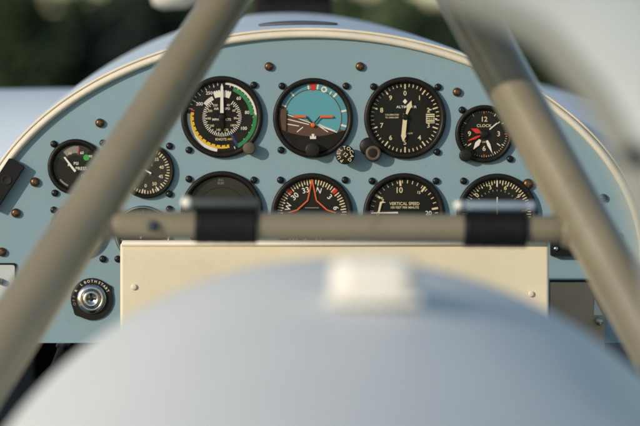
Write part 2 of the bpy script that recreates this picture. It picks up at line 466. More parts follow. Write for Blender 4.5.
b.prism(mp + lowarc, 1.2, 3.6, 'bezel'); b.prism([(-36 * .86, -12), (-27, -13), (-26.5, 8), (-34, 10)], 1.2, 2.6, 'brown_dial')
b.build('lower_mask', g)
b = MB(face=True)
b.prism([(-20, .3), (-7, .3), (-7, 2.6), (-19, 2.6)], 3.0, 3.6, 'orange'); b.prism([(7, .3), (20, .3), (19, 2.6), (7, 2.6)], 3.0, 3.6, 'orange')
b.prism([(-7, .3), (-7, 2.2), (-1.2, -4.2), (-.6, -7)], 2.9, 3.3, 'dialolive'); b.prism([(7, 2.2), (7, .3), (.6, -7), (1.2, -4.2)], 2.9, 3.3, 'dialolive')
b.lathe([(2.3, 1.2), (2.3, 3.5), (1.6, 3.7), (.01, 3.7)], 'orange', cu=0, cv=-7, n=20)
b.build('aircraft_symbol', g)
b = MB(face=True); b.prism([(-3, -21), (-3, -17.5), (-1.3, -19.2), (-1.3, -16), (1.3, -16), (1.3, -19.2), (3, -17.5), (3, -21)], 3.6, 4.2, 'markwhite'); b.build('index_mark', g)
knob(g, 'caging_knob', 312.5, 150, GX, GY, 7.4, 14, 'knobblack', 4)
b = MB(face=True); u, v = 345 - GX, GY - 155
b.lathe([(9.6, 9), (9.6, 16), (8.9, 17), (.01, 17.1)], 'knobblack', cu=u, cv=v, n=40); b.lathe([(4, -.3), (4, 9)], 'knobblack', cu=u, cv=v, n=24)
for k, ch in enumerate('PULLTOCAGE'[:9]):
    a = -150 + k * 36; b.text(ch, u + 6.6 * sin(radians(a)), v + 6.6 * cos(radians(a)), 5.0, 17.4, 'markcream', rot=a)
b.text('12', u, v, 5.2, 17.4, 'markcream', rot=40)
b.build('lettered_knob', g)

# --- altimeter
GX, GY = 405, 118
def d_alt(b, g, R):
    for k in range(50):
        big = k % 5 == 0
        b.tick(k * 7.2, R - (6.2 if big else 4.0), R - .9, 1.35 if big else .85, W1, 'markcream')
    for k in range(10):
        a = k * 36; b.text(str(k), sin(radians(a)) * 24.6, cos(radians(a)) * 24.6, 6.6, W1, 'markcream')
    b.text('ALTIMETER', 1.4, 11, 3.5, W1, 'markwhite', sx=1.15)
    b.text('CALIBRATED', -13, 3.2, 2.2, W1, 'markcream', sx=1.1); b.text('TO 20000 FEET', -13, .4, 2.1, W1, 'markcream')
    b.prism([(21, -5.2), (29.5, -5.2), (29.5, 4.2), (21, 4.2)], W1, W2, 'markcream')
    for k in range(4): b.bar((21.4, 2.6 - 2.2 * k), (29.2, 2.6 - 2.2 * k), .7, W3, 'dial')
    b.text('299', 25.3, -.6, 4, W3, 'dial', sx=1.0)
    b.tick(72, 24, 28, 1.0, W2, 'markcream'); b.tick(92, 30, 32, 1.5, W2, 'markwhite')
    b.poly([(0, 14), (2.3, 16.6), (0, 19.2), (-2.3, 16.6)], W2, 'markwhite')
    b.text('100 FT', 4.5, -15.5, 2.3, W1, 'markcream')
g = gauge('altimeter', 'round altimeter with cream numerals 0 to 9 and a broad cream hand pointing down', GX, GY, 41,
          [(373.5, 86.6), (438, 87), (437, 152)], d_alt)
b = MB(face=True)
a = radians(185); 
def rotp(ps, a): return [(x * cos(a) + y * sin(a), -x * sin(a) + y * cos(a)) for x, y in ps]
b.prism(rotp([(-2.1, -4), (2.1, -4), (2.2, 16), (2.6, 18), (0, 24), (-2.6, 18), (-1.9, 16)], a), 3.2, 3.8, 'markcream')
b.lathe([(3.2, 1), (3.2, 4.2), (2.4, 4.5), (.01, 4.5)], 'dial', n=24, cv=1)
b.build('long_hand', g)
b = MB(face=True); a = radians(20)
b.prism(rotp([(-.9, 4), (.9, 4), (2.0, 12), (3.1, 12), (0, 18.5), (-3.1, 12), (-2.0, 12)], a), 2.2, 2.7, 'markcream'); b.build('short_hand', g)
knob(g, 'pressure_knob', 373, 153.5, GX, GY, 8.2, 13, 'knobblack', 3, cap='knobbrown')
b = MB(face=True)   # the boss the knob grows from
b.lathe([(9, -.4), (9, 4.6), (8, 5.4), (.01, 5.4)], 'bezel', cu=-36.5, cv=-28.5, n=32); b.build('knob_boss', g)

# --- clock
GX, GY = 484, 134
def d_clk(b, g, R):
    for k in range(60):
        b.tick(k * 6, R - (3.6 if k % 5 == 0 else 2.4), R - .9, .9 if k % 5 == 0 else .5, W1, ('orange' if k % 15 == 0 else 'markcream') if (k % 5 == 0 or 15 < k < 45) else 'mark_glare_dim')
    for s, a in (('12', 0), ('3', 90), ('6', 180), ('9', 270)):
        b.text(s, sin(radians(a)) * 14.6, cos(radians(a)) * 14.6, 7.0, W1, 'markcream')
    for s, a in (('2', 52), ('4', 126), ('8', 234)): b.tick(a, 16, 20, 1, W1, 'markcream')
    b.text('CLOCK', 0, 8.2, 4.0, W1, 'markcream', sx=1.1)
    b.text('8 DAYS', 0, -8, 2.4, W1, 'markcream')
g = gauge('panel_clock', 'small round clock gauge with two red and three white hands, marked CLOCK', GX, GY, 29, [(462, 110), (510, 159)], d_clk, inner=.83, cat='clock')
b = MB(face=True); b.lathe([(4.4, 1), (4.4, 3.6), (3.4, 4.0), (.01, 4.0)], 'dial', n=32); b.build('hub', g)
b = MB(face=True)
b.prism(rotp([(-1, 4), (1, 4), (2.6, 8), (0, 14.5), (-2.6, 8)], radians(-68)), 2.8, 3.2, 'red'); b.build('hand', g, 'broad red hand')
b = MB(face=True); b.prism(rotp([(-.5, 3), (.5, 3), (1.3, 10), (.4, 17.5), (-.4, 17.5), (-1.3, 10)], radians(-113)), 2.5, 2.7, 'red'); b.build('hand', g, 'narrow red hand')
b = MB(face=True); b.prism(rotp([(-1.2, 7), (1.2, 7), (2.4, 12), (0, 19), (-2.4, 12)], radians(215)), 2.2, 2.4, 'markwhite'); b.build('hand', g, 'broad white hand')
b = MB(face=True); b.prism(rotp([(-1.0, 7), (1.0, 7), (1.6, 12), (0, 21.5), (-1.6, 12)], radians(157)), 1.9, 2.1, 'markwhite'); b.build('hand', g, 'tapered white hand')
b = MB(face=True); b.prism(rotp([(-.6, 7), (.6, 7), (.6, 17), (-.6, 17)], radians(50)), 1.6, 1.8, 'markwhite'); b.build('hand', g, 'thin white hand')
knob(g, 'winding_knob', 465, 155.5, GX, GY, 6.2, 12, 'knobblack', 3)
b = MB(face=True); b.lathe([(7, -.4), (7, 4), (6, 5), (.01, 5)], 'bezel', cu=-17, cv=-20, n=24); b.build('knob_boss', g)

# --- oil pressure, top left small
GX, GY = 76, 167
def d_psi(b, g, R):
    b.arc(-62, 40, R - 11, R - 1.0, W1, 'dialolive', 20); b.arc(-40, 8, R - 9, R - 2.0, W2, 'mark_glare_dim', 20)  # olive and grey arcs paint a reflection across the dial's top
    b.tick(10, 12, 20, .7, W3, 'red')
    b.text('60', 6, 14, 3.8, W3, 'markwhite'); b.text('90', 14.5, 10.5, 3.8, W3, 'markwhite'); b.text('30', -6, 13.6, 3.6, W3, 'markcream')
    b.lathe([(3.0, W3), (0.01, W3 + .05)], 'brightgreen', cu=10.5, cv=9.4, n=24)
    b.text('PSI', .2, 3.4, 4.2, W2, 'markwhite'); b.text('PRESS', 5.2, -1.7, 4.6, W2, 'markwhite')
    b.arc(203, 232, R - 3.6, R - 2, W1, 'mark_glare_dim', 12)  # grey arc painted as glare low on the dial
    b.text('OIL', 8, -9, 3.6, W2, 'markcream')
g = gauge('pressure_gauge', 'small round gauge marked PSI PRESS with a green dot, half behind the tan strut', GX, GY, 28, [(54, 144), (55, 193), (103, 143)], d_psi, inner=.82)
b = MB(face=True); b.prism([(-12.2, 9.6), (-10.6, 10.2), (.6, -4), (-1.2, -5.2), (-6.6, 1.6), (-8, .6), (-7.6, 3.4)], 2.4, 2.8, 'markwhite'); b.build('pointer', g)
# --- number gauge, its neighbour
GX, GY = 147, 171
def d_num(b, g, R):
    for k in range(36):
        a = 20 + k * 7.5
        b.tick(a, R - (5 if k % 4 == 3 else 3.8), R - .8, 1.2 if k % 4 == 3 else .8, W1, 'markcream')
    for s, a in (('35', 40), ('40', 76), ('45', 112), ('50', 150), ('0', 185), ('10', 250), ('30', 5)):
        b.text(s, sin(radians(a)) * 15, cos(radians(a)) * 15, 4.6, W1, 'markcream')
    b.text('2', 3, -3, 3.6, W1, 'mark_glare_dim'); b.text('6', 5, 6, 3.8, W1, 'mark_glare_dim'); b.text('1', -4, -5, 3.2, W1, 'mark_glare_dim'); b.tick(186, 19, 22, 1, W2, 'markwhite'); b.tick(150, 18, 23, 1, W2, 'markwhite')
g = gauge('manifold_gauge', 'small round gauge with cream numerals 35 to 50 just beside the lit tan strut', GX, GY, 27.5, [(169.5, 146), (169.5, 194)], d_num, dialmat='dialolive')
b = MB(face=True); b.prism(rotp([(-.8, -5), (.8, -5), (.3, 17), (-.3, 17)], radians(-60)), 2.4, 2.8, 'markwhite'); b.build('pointer', g)
# --- lower small pair, mostly hidden
def d_plain(b, g, R):
    for k in range(24): b.tick(k * 15, R - 3.5, R - .8, .8, W1, 'mark_glare_dim')
    b.text('OIL', 0, 8, 4, W1, 'mark_glare_dim'); b.text('TEMP', 0, -8, 4, W1, 'mark_glare_dim')
g = gauge('oil_temperature_gauge', 'small brown rimmed gauge almost hidden behind the lit tan strut, below the pressure gauge', 78, 230, 28, [(54, 210), (103, 259)], d_plain, bezel='knobbrown', dialmat='dialolive')
b = MB(face=True); b.prism(rotp([(-.8, -5), (.8, -5), (.3, 17), (-.3, 17)], radians(-20)), 2.4, 2.8, 'markwhite'); b.build('pointer', g)
g = gauge('amp_gauge', 'small silver rimmed gauge peeking above and below the end of the cross tube', 143, 234, 28.5, [(169.5, 209), (118, 259)], d_plain, bezel='steel', dialmat='dialolive', depth=4)
b = MB(face=True); b.prism(rotp([(-.8, -5), (.8, -5), (.3, 17), (-.3, 17)], radians(30)), 2.4, 2.8, 'markwhite'); b.build('pointer', g)

# --- turn coordinator (dark)
GX, GY = 222, 212
def d_turn(b, g, R):
    b.arc(-75, 75, 24.4, 25.2, W1, 'dial', 40)
    b.text('D.C.', -1, 32, 2.8, W1, 'mark_glare_dim'); b.text('ELEC', -1, 28.8, 3, W1, 'mark_glare_dim')
    b.arc(-70, 70, 10, 24.3, W1, 'dialolive', 40)
    b.lathe([(1.8, W2), (.01, W2 + .05)], 'red', cu=18, cv=6.5, n=16)
    b.text('TURN COORDINATOR', 0, -14, 3, W1, 'mark_glare_dim'); b.text('L', -24, -8, 4, W1, 'mark_glare_dim'); b.text('R', 24, -8, 4, W1, 'mark_glare_dim')
g = gauge('turn_coordinator', 'large gauge with almost blank dark olive face, above the strap with dark rod', GX, GY, 41, [(189, 179), (254, 180)], d_turn, dialmat='dialolive', inner=.87)
b = MB(face=True); b.prism([(-20, -.8), (-2, -1.6), (0, 3), (2, -1.6), (20, -.8), (20, .6), (2, .8), (-2, .8), (-20, .6)], 2.2, 2.8, 'dial'); b.build('aircraft_symbol', g)
# --- heading indicator
GX, GY = 312, 214
def d_hdg(b, g, R):
    for k in range(72):
        a = k * 5 + 1.5
        b.tick(a, R - (6.4 if k % 2 == 0 else 5.2), R - .8, 1.15, W1, 'markcream')
    for s, a in (('33', -15), ('N', 16), ('3', 46), ('6', 76), ('30', -44), ('W', -73), ('E', 106), ('S', 196), ('12', 136), ('24', 256), ('15', 166), ('21', 226)):
        b.text(s, sin(radians(a)) * 24.4, cos(radians(a)) * 24.4, 7.6, W1, 'markwhite', rot=a)
    for a in (-45, 45): b.tick(a, R - 6, R - .3, 3.2, W2, 'red')
    b.bar((-7, 6.2), (7, 6.2), .8, W1, 'mark_glare_dim')
g = gauge('heading_indicator', 'round compass card gauge with letters W and N and an orange aircraft outline', GX, GY, 41, [(280.5, 180), (345, 180)], d_hdg)
b = MB(face=True)
for sx in (-1, 1):
    P = [(0.0, 34.5), (sx * 4.4, 13.5), (sx * 15, 4), (sx * 24, 1)]
    for p, q in zip(P, P[1:]):
        dx, dy = q[0] - p[0], q[1] - p[1]; L = sqrt(dx * dx + dy * dy); nx, ny = -dy / L * .65, dx / L * .65
        b.prism([(p[0] - nx, p[1] - ny), (q[0] - nx, q[1] - ny), (q[0] + nx, q[1] + ny), (p[0] + nx, p[1] + ny)], 2.2 + .02 * sx, 2.6 + .02 * sx, 'orange')
b.build('aircraft_symbol', g)
# --- vertical speed
GX, GY = 404, 214
def d_vsi(b, g, R):
    for k in range(26):
        a = -97 + k * 9.1
        b.tick(a + 3, R - 4.4, R - 1.2, .8, W1, 'markcream')
    for a in (-7, 38, 80, -56): b.tick(a, R - 7, R - .8, 1.9, W2, 'markcream')
    b.text('10', -5, 23.6, 8, W1, 'markcream', sx=.95); b.text('15', 14.6, 21.4, 3.9, W1, 'markcream', rot=10); b.text('20', 24.5, .6, 6.4, W1, 'markwhite'); b.text('5', -21.5, 14.6, 5.6, W1, 'markcream', rot=-20)
    b.text('VERTICAL SPEED', .5, 10.2, 4.4, W1, 'markcream', sx=.92); b.text('100 FEET PER MINUTE', .5, 6.4, 3.1, W1, 'markcream', sx=.96)
    b.text('0', -26, 0, 6, W1, 'markcream'); b.text('DOWN', -12, -12, 4, W1, 'markcream')
g = gauge('vertical_speed_gauge', 'round gauge marked VERTICAL SPEED in small cream lettering', GX, GY, 41, [(372, 181), (436, 181)], d_vsi)
b = MB(face=True); b.prism([(-33, .4), (-6, .2), (-6, 2.2), (-33, 1.4)], 2.2, 2.8, 'markwhite'); b.prism([(-26.4, 1.5), (-24.6, 1.5), (-22.0, 11), (-18, 11.4), (-21, 12.6), (-24, 12.2)], 2.4, 2.7, 'markcream'); b.build('pointer', g)
# --- course gauge
GX, GY = 497, 214
def d_vor(b, g, R):
    for k in range(72): b.tick(k * 5 + .5, R - (5.6 if k % 2 == 0 else 4.2), R - .8, 1.0, W1, 'markcream')
    b.tick(0, R - 7.6, R - .6, 1.3, W2, 'markwhite')
    for k, s in enumerate(('0', '3', '6', '9', '12', '15', '18', '21', '24', '27', '30', '33')):
        a = -47 + 32.4 * k if k < 4 else 50 + 29 * (k - 3)
        b.text(s, sin(radians(a)) * 27.4, cos(radians(a)) * 27.4, 6.4, W1, 'markcream', rot=a)
    b.arc(0, 360, 0.1, 22.4, W1, 'dial', 60)
    for k in range(11): b.tick(-50 + 10 * k, 22.8, 24.4, .9, W1, 'mark_glare_dim')
g = gauge('course_indicator', 'round gauge with numerals 0 3 6 9, above the strap with the pale blue rod', GX, GY, 40.5, [(463.5, 181)], d_vor)
b = MB(face=True); b.prism([(-.8, -14), (.8, -14), (.6, 17), (-.6, 17)], 2.4, 2.8, 'markcream'); b.build('pointer', g)

# ------------------------------------------------------------------ ignition switch
GX, GY = 92, 299
g = thing('ignition_switch', 'round black ignition switch with chrome key barrel and lettering L BOTH START', 'key switch', A(GX, GY))
b = MB(face=True)
ol = []
for k in range(90):
    a = 4 * k; r = 21
    r += 2.2 * math.exp(-((a - 57) / 9.0) ** 2) + 2.0 * math.exp(-((a - 227) / 10.0) ** 2)
    ol.append((r * sin(radians(a)), r * cos(radians(a))))
b.prism(ol, -.2, 2.2, 'bezel'); 
for s, a0, st in (('L', -36, 0), ('BOTH', -22, 11.5), ('START', 25, 9.5), ('R', -62, 0), ('OFF', -106, 12)):
    for k, ch in enumerate(s):
        a = a0 + k * st; b.text(ch, 17.8 * sin(radians(a)), 17.8 * cos(radians(a)), 3.7, 2.5, 'markwhite' if s != 'OFF' else 'mark_glare_dim', rot=a)
b.build('lettered_plate', g)
b = MB(face=True); b.lathe([(14.8, 2), (14.8, 4), (13.8, 5.4), (11, 6.4), (9.6, 6.2), (9.2, 4.6)], 'chrome', n=64); b.build('bezel_ring', g)
b = MB(face=True); b.lathe([(8.8, 3), (8.8, 6.2), (8.0, 7.2), (5.4, 7.6), (4.8, 6.6), (.01, 6.4)], 'chrome', n=48); k = b.build('key_barrel', g)
b = MB(face=True); b.prism([(-4.2, -1.1), (4.2, -.7), (4.2, .9), (-4.2, 1.1)], 6.5, 7.0, 'dark'); b.lathe([(1.8, 6.5), (1.8, 7.1), (.01, 7.15)], 'dark', n=20); b.build('keyhole', k)

# ------------------------------------------------------------------ hose in the dark space under the panel
base = A(40, 350, 2.5)
hs = thing('hose', 'dark rubber hose with steel end fitting in the black gap under the blue panel', 'hose', base)
b = MB(base=base)
hp = [A(66, 335, 2.47), A(62, 352, 2.47), A(54, 372, 2.48), A(40, 395, 2.50), A(22, 425, 2.53), A(8, 470, 2.56)]
b.sweep(hp, (0.0055, 0.0055), 'hoserubber', n=16); b.build('hose_body', hs)
b = MB(base=base); b.sweep([hp[0], hp[0].lerp(hp[1], .8)], (0.0072, 0.0072), 'steel', n=8); b.build('end_fitting', hs)

# ------------------------------------------------------------------ small panel fittings
base = A(6, 181)
br = thing('edge_bracket', 'black block bracket with a round hole clamped on the cream panel edge', 'bracket', base)
b = MB(face=True)
ang = radians(-33)
def rp(ps): return [(x * cos(ang) - y * sin(ang), x * sin(ang) + y * cos(ang)) for x, y in ps]
b.prism(rp([(-8.5, -30), (8.5, -30), (8.5, 21), (7, 22.5), (-6.5, 22.5), (-8.5, 21)]), -.5, 10.5, 'blackpaint'); b.build('bracket_body', br)
b = MB(face=True); b.lathe([(5.2, 10.3), (5.2, 10.9), (4.2, 11.0), (4.0, 10.7), (.01, 10.65)], 'dark', cu=2, cv=1, n=24); b.build('bolt_hole', br)

base = A(2, 285)
pl = thing('switch_plate', 'pale grey rounded plate with a black outline low beside the lit tan strut', 'plate', base)
b = MB(face=True)
rr = lambda x0, y0, x1, y1, r: [(x0 + r - r * cos(pi / 2 * k / 6), y1 - r + r * sin(pi / 2 * k / 6)) for k in range(7)] + [(x1 - r + r * sin(pi / 2 * k / 6), y1 - r + r * cos(pi / 2 * k / 6)) for k in range(7)] + [(x1 - r + r * cos(pi / 2 * k / 6), y0 + r - r * sin(pi / 2 * k / 6)) for k in range(7)] + [(x0 + r - r * sin(pi / 2 * k / 6), y0 + r - r * cos(pi / 2 * k / 6)) for k in range(7)]
b.prism(rr(-20, -45, 14.8, 22, 3), -.3, 1.5, 'blackpaint'); b.build('plate_edge', pl)
b = MB(face=True); b.prism(rr(-18.5, -43.5, 13, 20, 2.2), 1.0, 2.4, 'plate'); b.build('plate_face', pl)
b = MB(face=True); b.lathe([(3.2, 2.2), (3.2, 8), (2.4, 9.5), (.01, 10)], 'steel', cu=-2, cv=4, n=20); b.build('toggle', pl)

base = A(566, 240)
sb = thing('switch_box', 'small black box with a bright screw under the end of the cross tube', 'switch box', base)
b = MB(face=True); b.prism(rr(-16, -16, 20, 18, 2), -.3, 9, 'blackpaint'); b.build('box_body', sb)
b = MB(face=True); b.lathe([(2.6, 8.8), (2.4, 10.4), (1.4, 11.2), (.01, 11.4)], 'chrome', cu=-11, cv=-8.5, n=20); b.build('box_screw', sb)

base = A(578, 312)
rd = thing('radio', 'brown grey radio face with a small steel knob beside the cream board', 'radio', base)
b = MB(face=True); b.prism(rr(-28, -75, 26, 30, 2), -.3, 5, 'brownface'); b.build('radio_face', rd)
b = MB(face=True); b.prism([(-28, 30.4), (24, 30.4), (24, 32), (-28, 32)], -.3, 6, 'blackpaint'); b.build('top_lip', rd)
kn = None
for (u, v) in ((20, -9),):
    if kn is None:
        b = MB(face=True); b.lathe([(4, 3.8), (4, 12), (3.4, 13), (.01, 13.1)], 'steel', n=28, knurl=4.8, kd=.2); kn = b.build('radio_knob', rd); kn.location = (u * .001, 0, v * .001)
    else: copy_part(kn, rd, (u * .001, 0, v * .001))
b = MB(face=True); b.prism([(15, -3), (24, -3), (16, 13)], 4.8, 6, 'markwhite'); b.build('white_glint', rd)  # white triangle paints a glint at the edge of the radio

# ------------------------------------------------------------------ A-shaped frame of two struts and the cross tube
base = A(333, 228, 1.88)
fr = thing('strut_frame', 'tan painted frame of two sloping struts joined by a cross tube before the panel', 'strut frame', base)
def strut(P, name, label=None):
    b = MB(base=base); pts = []; rad = []
    N = 30
    for k in range(N + 1):
        f = 1.26 * k / N; pts.append(P(f)[0]); rad.append(P(f)[1])
    b.sweep(pts, rad, 'tube', n=36); return b.build(name, fr, label)
def left(f):
    y = -190 + (460 + 190) * f; d = 2.10 - 0.34 * f
    x = 226 - .645 * y
    r = (0.0166 + 0.0076 * f) ; return A(x, y, d), (r, r * 1.15)
def right(f):
    y = -190 + (460 + 190) * f; d = 2.10 - 0.34 * f
    x = 463 + .555 * y
    r = 0.0204; return A(x, y, d), (r, r * 1.3)
strut(left, 'strut'); strut(right, 'strut', 'strut dark at its top and brown below')
b = MB(base=base)
cl, cr = A(82, 224, 1.885), A(590, 230.5, 1.885)
b.sweep([cl.lerp(cr, k / 12) for k in range(13)], (0.0112, 0.0112), 'tube', n=32, caps=True); ct = b.build('cross_tube', fr)
for px_, py_, q_ in ((112, 224.4, 1), (563, 230.2, -1)):
    b = MB(base=base); p = A(px_, py_, 1.885); e = (cr - cl).normalized() * q_
    b.sweep([p - e * .012, p - e * .004, p, p + e * .0015], [(.0165, .0165), (.0135, .0135), (.0123, .0123), (.0110, .0110)], 'tube', n=32); b.build('weld_collar', ct)
b = MB(base=base); p = A(153, 226, 1.8725)
b.sweep([p + Vector((0, .004, 0)), p + Vector((0, -.003, 0))], (0.0042, 0.0042), 'bluebolt', n=16, side=(0, 0, 1)); b.build('bolt', ct)
# ------------------------------------------------------------------ straps with rods round the cross tube
def strap(x0, x1, yc, rx0, rx1, ry, rr_, rodm, label):
    base = A((x0 + x1) / 2, yc, 1.885)
    st = thing('tube_strap', label, 'strap', base, 'straps round the cross tube')
    b = MB(base=base); a, c = A(x0, yc - .2, 1.885), A(x1, yc + .6, 1.885)
    NN = 14
    b.sweep([a.lerp(c, k / NN) for k in range(NN + 1)], [(0.0138 + 0.0002 * ((k * 7) % 3), 0.0140 + 0.0002 * ((k * 5) % 3)) for k in range(NN + 1)], 'rubber', n=36); b.build('band', st)
    b = MB(base=base); a, c = A(rx0, ry, 1.872), A(rx1, ry + .6, 1.872)
    b.sweep([a, a.lerp(c, .03), a.lerp(c, .5), a.lerp(c, .97), c], [(rr_ * .8, rr_ * .8), (rr_, rr_), (rr_, rr_), (rr_, rr_), (rr_ * .8, rr_ * .8)], rodm, n=24); rod = b.build('rod', st)
    return st, rod, base, a, c
st, rod, bs, a, c = strap(195.5, 257, 225.5, 183, 260, 202.5, 0.0040, 'rodgreen', 'black strap on the cross tube with a dark rod and white ball end on top')
b = MB(base=bs); b.ball(a + Vector((.003, -.003, 0)), 0.0046, 'whiteplastic'); b.build('ball_end', rod)
st, rod, bs, a, c = strap(463.5, 526, 229, 456, 537, 205.5, 0.0037, 'rodblue', 'black strap on the cross tube with a pale blue rod on top')
b = MB(base=bs); b.ball(a + Vector((.002, -.003, 0)), 0.0040, 'whiteplastic'); b.build('ball_end', rod)
b = MB(base=bs); b.ball(c + Vector((-.004, -.003, 0)), 0.0038, 'rodblue'); b.build('ball_end', rod)

# ------------------------------------------------------------------ cream board under the cross tube
base = A(334, 360, 2.30)
cb = thing('seat_board', 'wide cream upright board below the cross tube, behind the pale blue deck', 'board', base)
b = MB(base=base)
w = (549 - 120) / F * 2.30
c = (A(120, 250, 2.30) + A(549, 250, 2.30)) / 2; ztop = A(0, 243, 2.30).z
b.box((c.x, 2.311, ztop - 0.15), (w, 0.022, 0.30), 'creampanel', bev=0.003); b.build('board_face', cb)
b = MB(base=base)
b.sweep([A(122, 244, 2.30) + Vector((0, .008, 0)), A(547, 244, 2.30) + Vector((0, .008, 0))], (0.0035, 0.012), 'cream', n=16); b.build('top_piping', cb)
fs = None
for (px, py) in ((531, 294), (134, 287)):
    l = A(px, py, 2.30) - base + Vector((0, -.001, 0))
    if fs is None: fs = screw_mb(2.8, 1.2, 'cream', 'creampanel').build('board_stud', cb); fs.location = l
    else: copy_part(fs, cb, l)

# ------------------------------------------------------------------ pale blue deck nearest the lens
base = A(325, 420, 1.0)
dk = thing('fuselage_deck', 'large smooth pale blue rounded fuselage deck filling the bottom of the view', 'fuselage deck', base)
b = MB(base=base)
def deck_pt(s, t):
    d = 1.42 - 1.05 * s
    R = 0.241 - 0.043 * s
    ztop = -(260 - 213) / F * 1.42 - 0.16 * s - 0.02 * s * s
    if s < 0: ztop = -(259 - 213) / F * 1.42 - 0.25 * s * s
    x = 0.0095 - R * cos(t) * (1.0 if cos(t) > 0 else 1.075); z = ztop - R + R * sin(t)
    return Vector((x, d, z))
b.grid([[deck_pt(s, -0.25 + (pi + .5) * k / 80) for k in range(81)] for s in [-.5, -.4, -.3, -.22, -.15, -.1, -.06, -.03, 0] + [i / 24 for i in range(1, 25)]], 'deck')
b.build('deck_skin', dk)
# white rounded knob standing on it
p = deck_pt(0.0, pi / 2)
base = A(372, 292, 1.30)
cp = thing('deck_vent', 'small white rounded cap on the crest of the pale blue deck', 'vent cap', base)
b = MB(base=base)
b.box(A(373.5, 279.5, 1.29), (0.047, 0.036, 0.0255), 'whiteplastic', bev=0.0115); b.build('cap_body', cp)
b = MB(base=base); b.box(A(373.5, 297, 1.29) + Vector((0, 0, -.001)), (0.050, 0.036, 0.005), 'whiteplastic', bev=0.002); b.build('cap_flange', cp)

# ------------------------------------------------------------------ white canopy bow, upper right
base = A(640, 160, 1.18)
cn = thing('canopy_bow', 'wide white curved canopy bow with one dark fastener crossing the upper corner', 'canopy bow', base)
EDGE = [(330, -62), (400, -18), (459, 13), (503, 33), (531, 48), (549, 65), (564, 83), (578, 100), (594, 126), (607, 154), (620, 190), (632, 230), (644, 290), (652, 370), (656, 470)]
def cr_(pts, m=5):
    out = []
    for i in range(len(pts) - 1):
        p0, p1, p2, p3 = pts[max(i - 1, 0)], pts[i], pts[i + 1], pts[min(i + 2, len(pts) - 1)]
        for k in range(m):
            t = k / m
            out.append(tuple(.5 * (2 * p1[j] + (p2[j] - p0[j]) * t + (2 * p0[j] - 5 * p1[j] + 4 * p2[j] - p3[j]) * t * t + (3 * p1[j] - p0[j] - 3 * p2[j] + p3[j]) * t ** 3) for j in range(2)))
    return out + [pts[-1]]
def inset(dist, grow=0):
    c = cr_(EDGE); out = []
    for k in range(len(c)):
        p, q = c[max(k - 6, 0)], c[min(k + 6, len(c) - 1)]
        dx, dy = q[0] - p[0], q[1] - p[1]; L = sqrt(dx * dx + dy * dy)
        dd = dist + grow * k / (len(c) - 1)
        out.append((c[k][0] + dy / L * dd, c[k][1] - dx / L * dd))
    return out[::2]
b = MB(base=base)
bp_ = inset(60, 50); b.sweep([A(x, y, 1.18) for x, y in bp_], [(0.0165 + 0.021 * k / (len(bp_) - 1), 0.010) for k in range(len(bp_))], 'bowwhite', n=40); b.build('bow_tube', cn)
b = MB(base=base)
b.sweep([A(x, y, 1.188) for x, y in inset(22)], (0.0105, 0.008), 'bowshade', n=28); b.build('shaded_edge', cn)  # strip whose colour paints the shade below the bow's white face
b = MB(base=base); p = A(634, 154, 1.168)
b.sweep([p + Vector((0, .016, 0)), p + Vector((0, -.004, 0))], (0.0050, 0.0050), 'blackpaint', n=20, side=(0, 0, 1)); b.build('fastener', cn)
# white fairing corner; its unseen upper run is added to shade the right strut
base = A(255, -40, 1.80)
wf = thing('shading_fairing', 'white rounded fairing corner at the top edge beside the lit tan strut, its unseen rest added for shade', 'fairing', base)
b = MB(base=base)
pts = [A(160, -2, 1.80), A(178, -6, 1.80), A(205, -26, 1.80), A(250, -40, 1.80), A(320, -52, 1.80), A(400, -60, 1.80)]
b.sweep([A(152, 0, 1.80)] + pts, [(0.004, 0.006), (0.0085, 0.014), (0.0115, .02), (0.017, .024), (0.026, .03), (0.032, .03), (0.03, .03)], 'white', n=24); b.build('fairing_shell', wf)
b = MB(base=base); b.box(A(300, -105, 1.86), (0.20, 0.14, 0.05), 'white', bev=.012); b.build('unseen_shade_block', wf)  # out of view, added to keep sun off the right strut's top

# ------------------------------------------------------------------ ground and trees
def flat(o, kind=None):
    if kind: o['kind'] = kind
    return o
gm = bpy.data.materials.new('meadow'); gm.use_nodes = True
nt = gm.node_tree; bs = nt.nodes['Principled BSDF']; bs.inputs['Roughness'].default_value = .9
tc = nt.nodes.new('ShaderNodeTexCoord'); n1 = nt.nodes.new('ShaderNodeTexNoise'); n1.inputs['Scale'].default_value = .35; n1.inputs['Detail'].default_value = 8
rp_ = nt.nodes.new('ShaderNodeValToRGB'); rp_.color_ramp.elements[0].color = (.05, .075, .025, 1); rp_.color_ramp.elements[1].color = (.11, .13, .05, 1)
nt.links.new(tc.outputs['Object'], n1.inputs['Vector']); nt.links.new(n1.outputs['Fac'], rp_.inputs['Fac']); nt.links.new(rp_.outputs['Color'], bs.inputs['Base Color'])
M['meadow'] = gm
b = MB(); b.faces([(-2500, -60, 0), (2500, -60, 0), (2500, 4500, 0), (-2500, 4500, 0)], [(0, 1, 2, 3)], 'meadow'); g = b.build('ground', recalc=False); g['kind'] = 'structure'

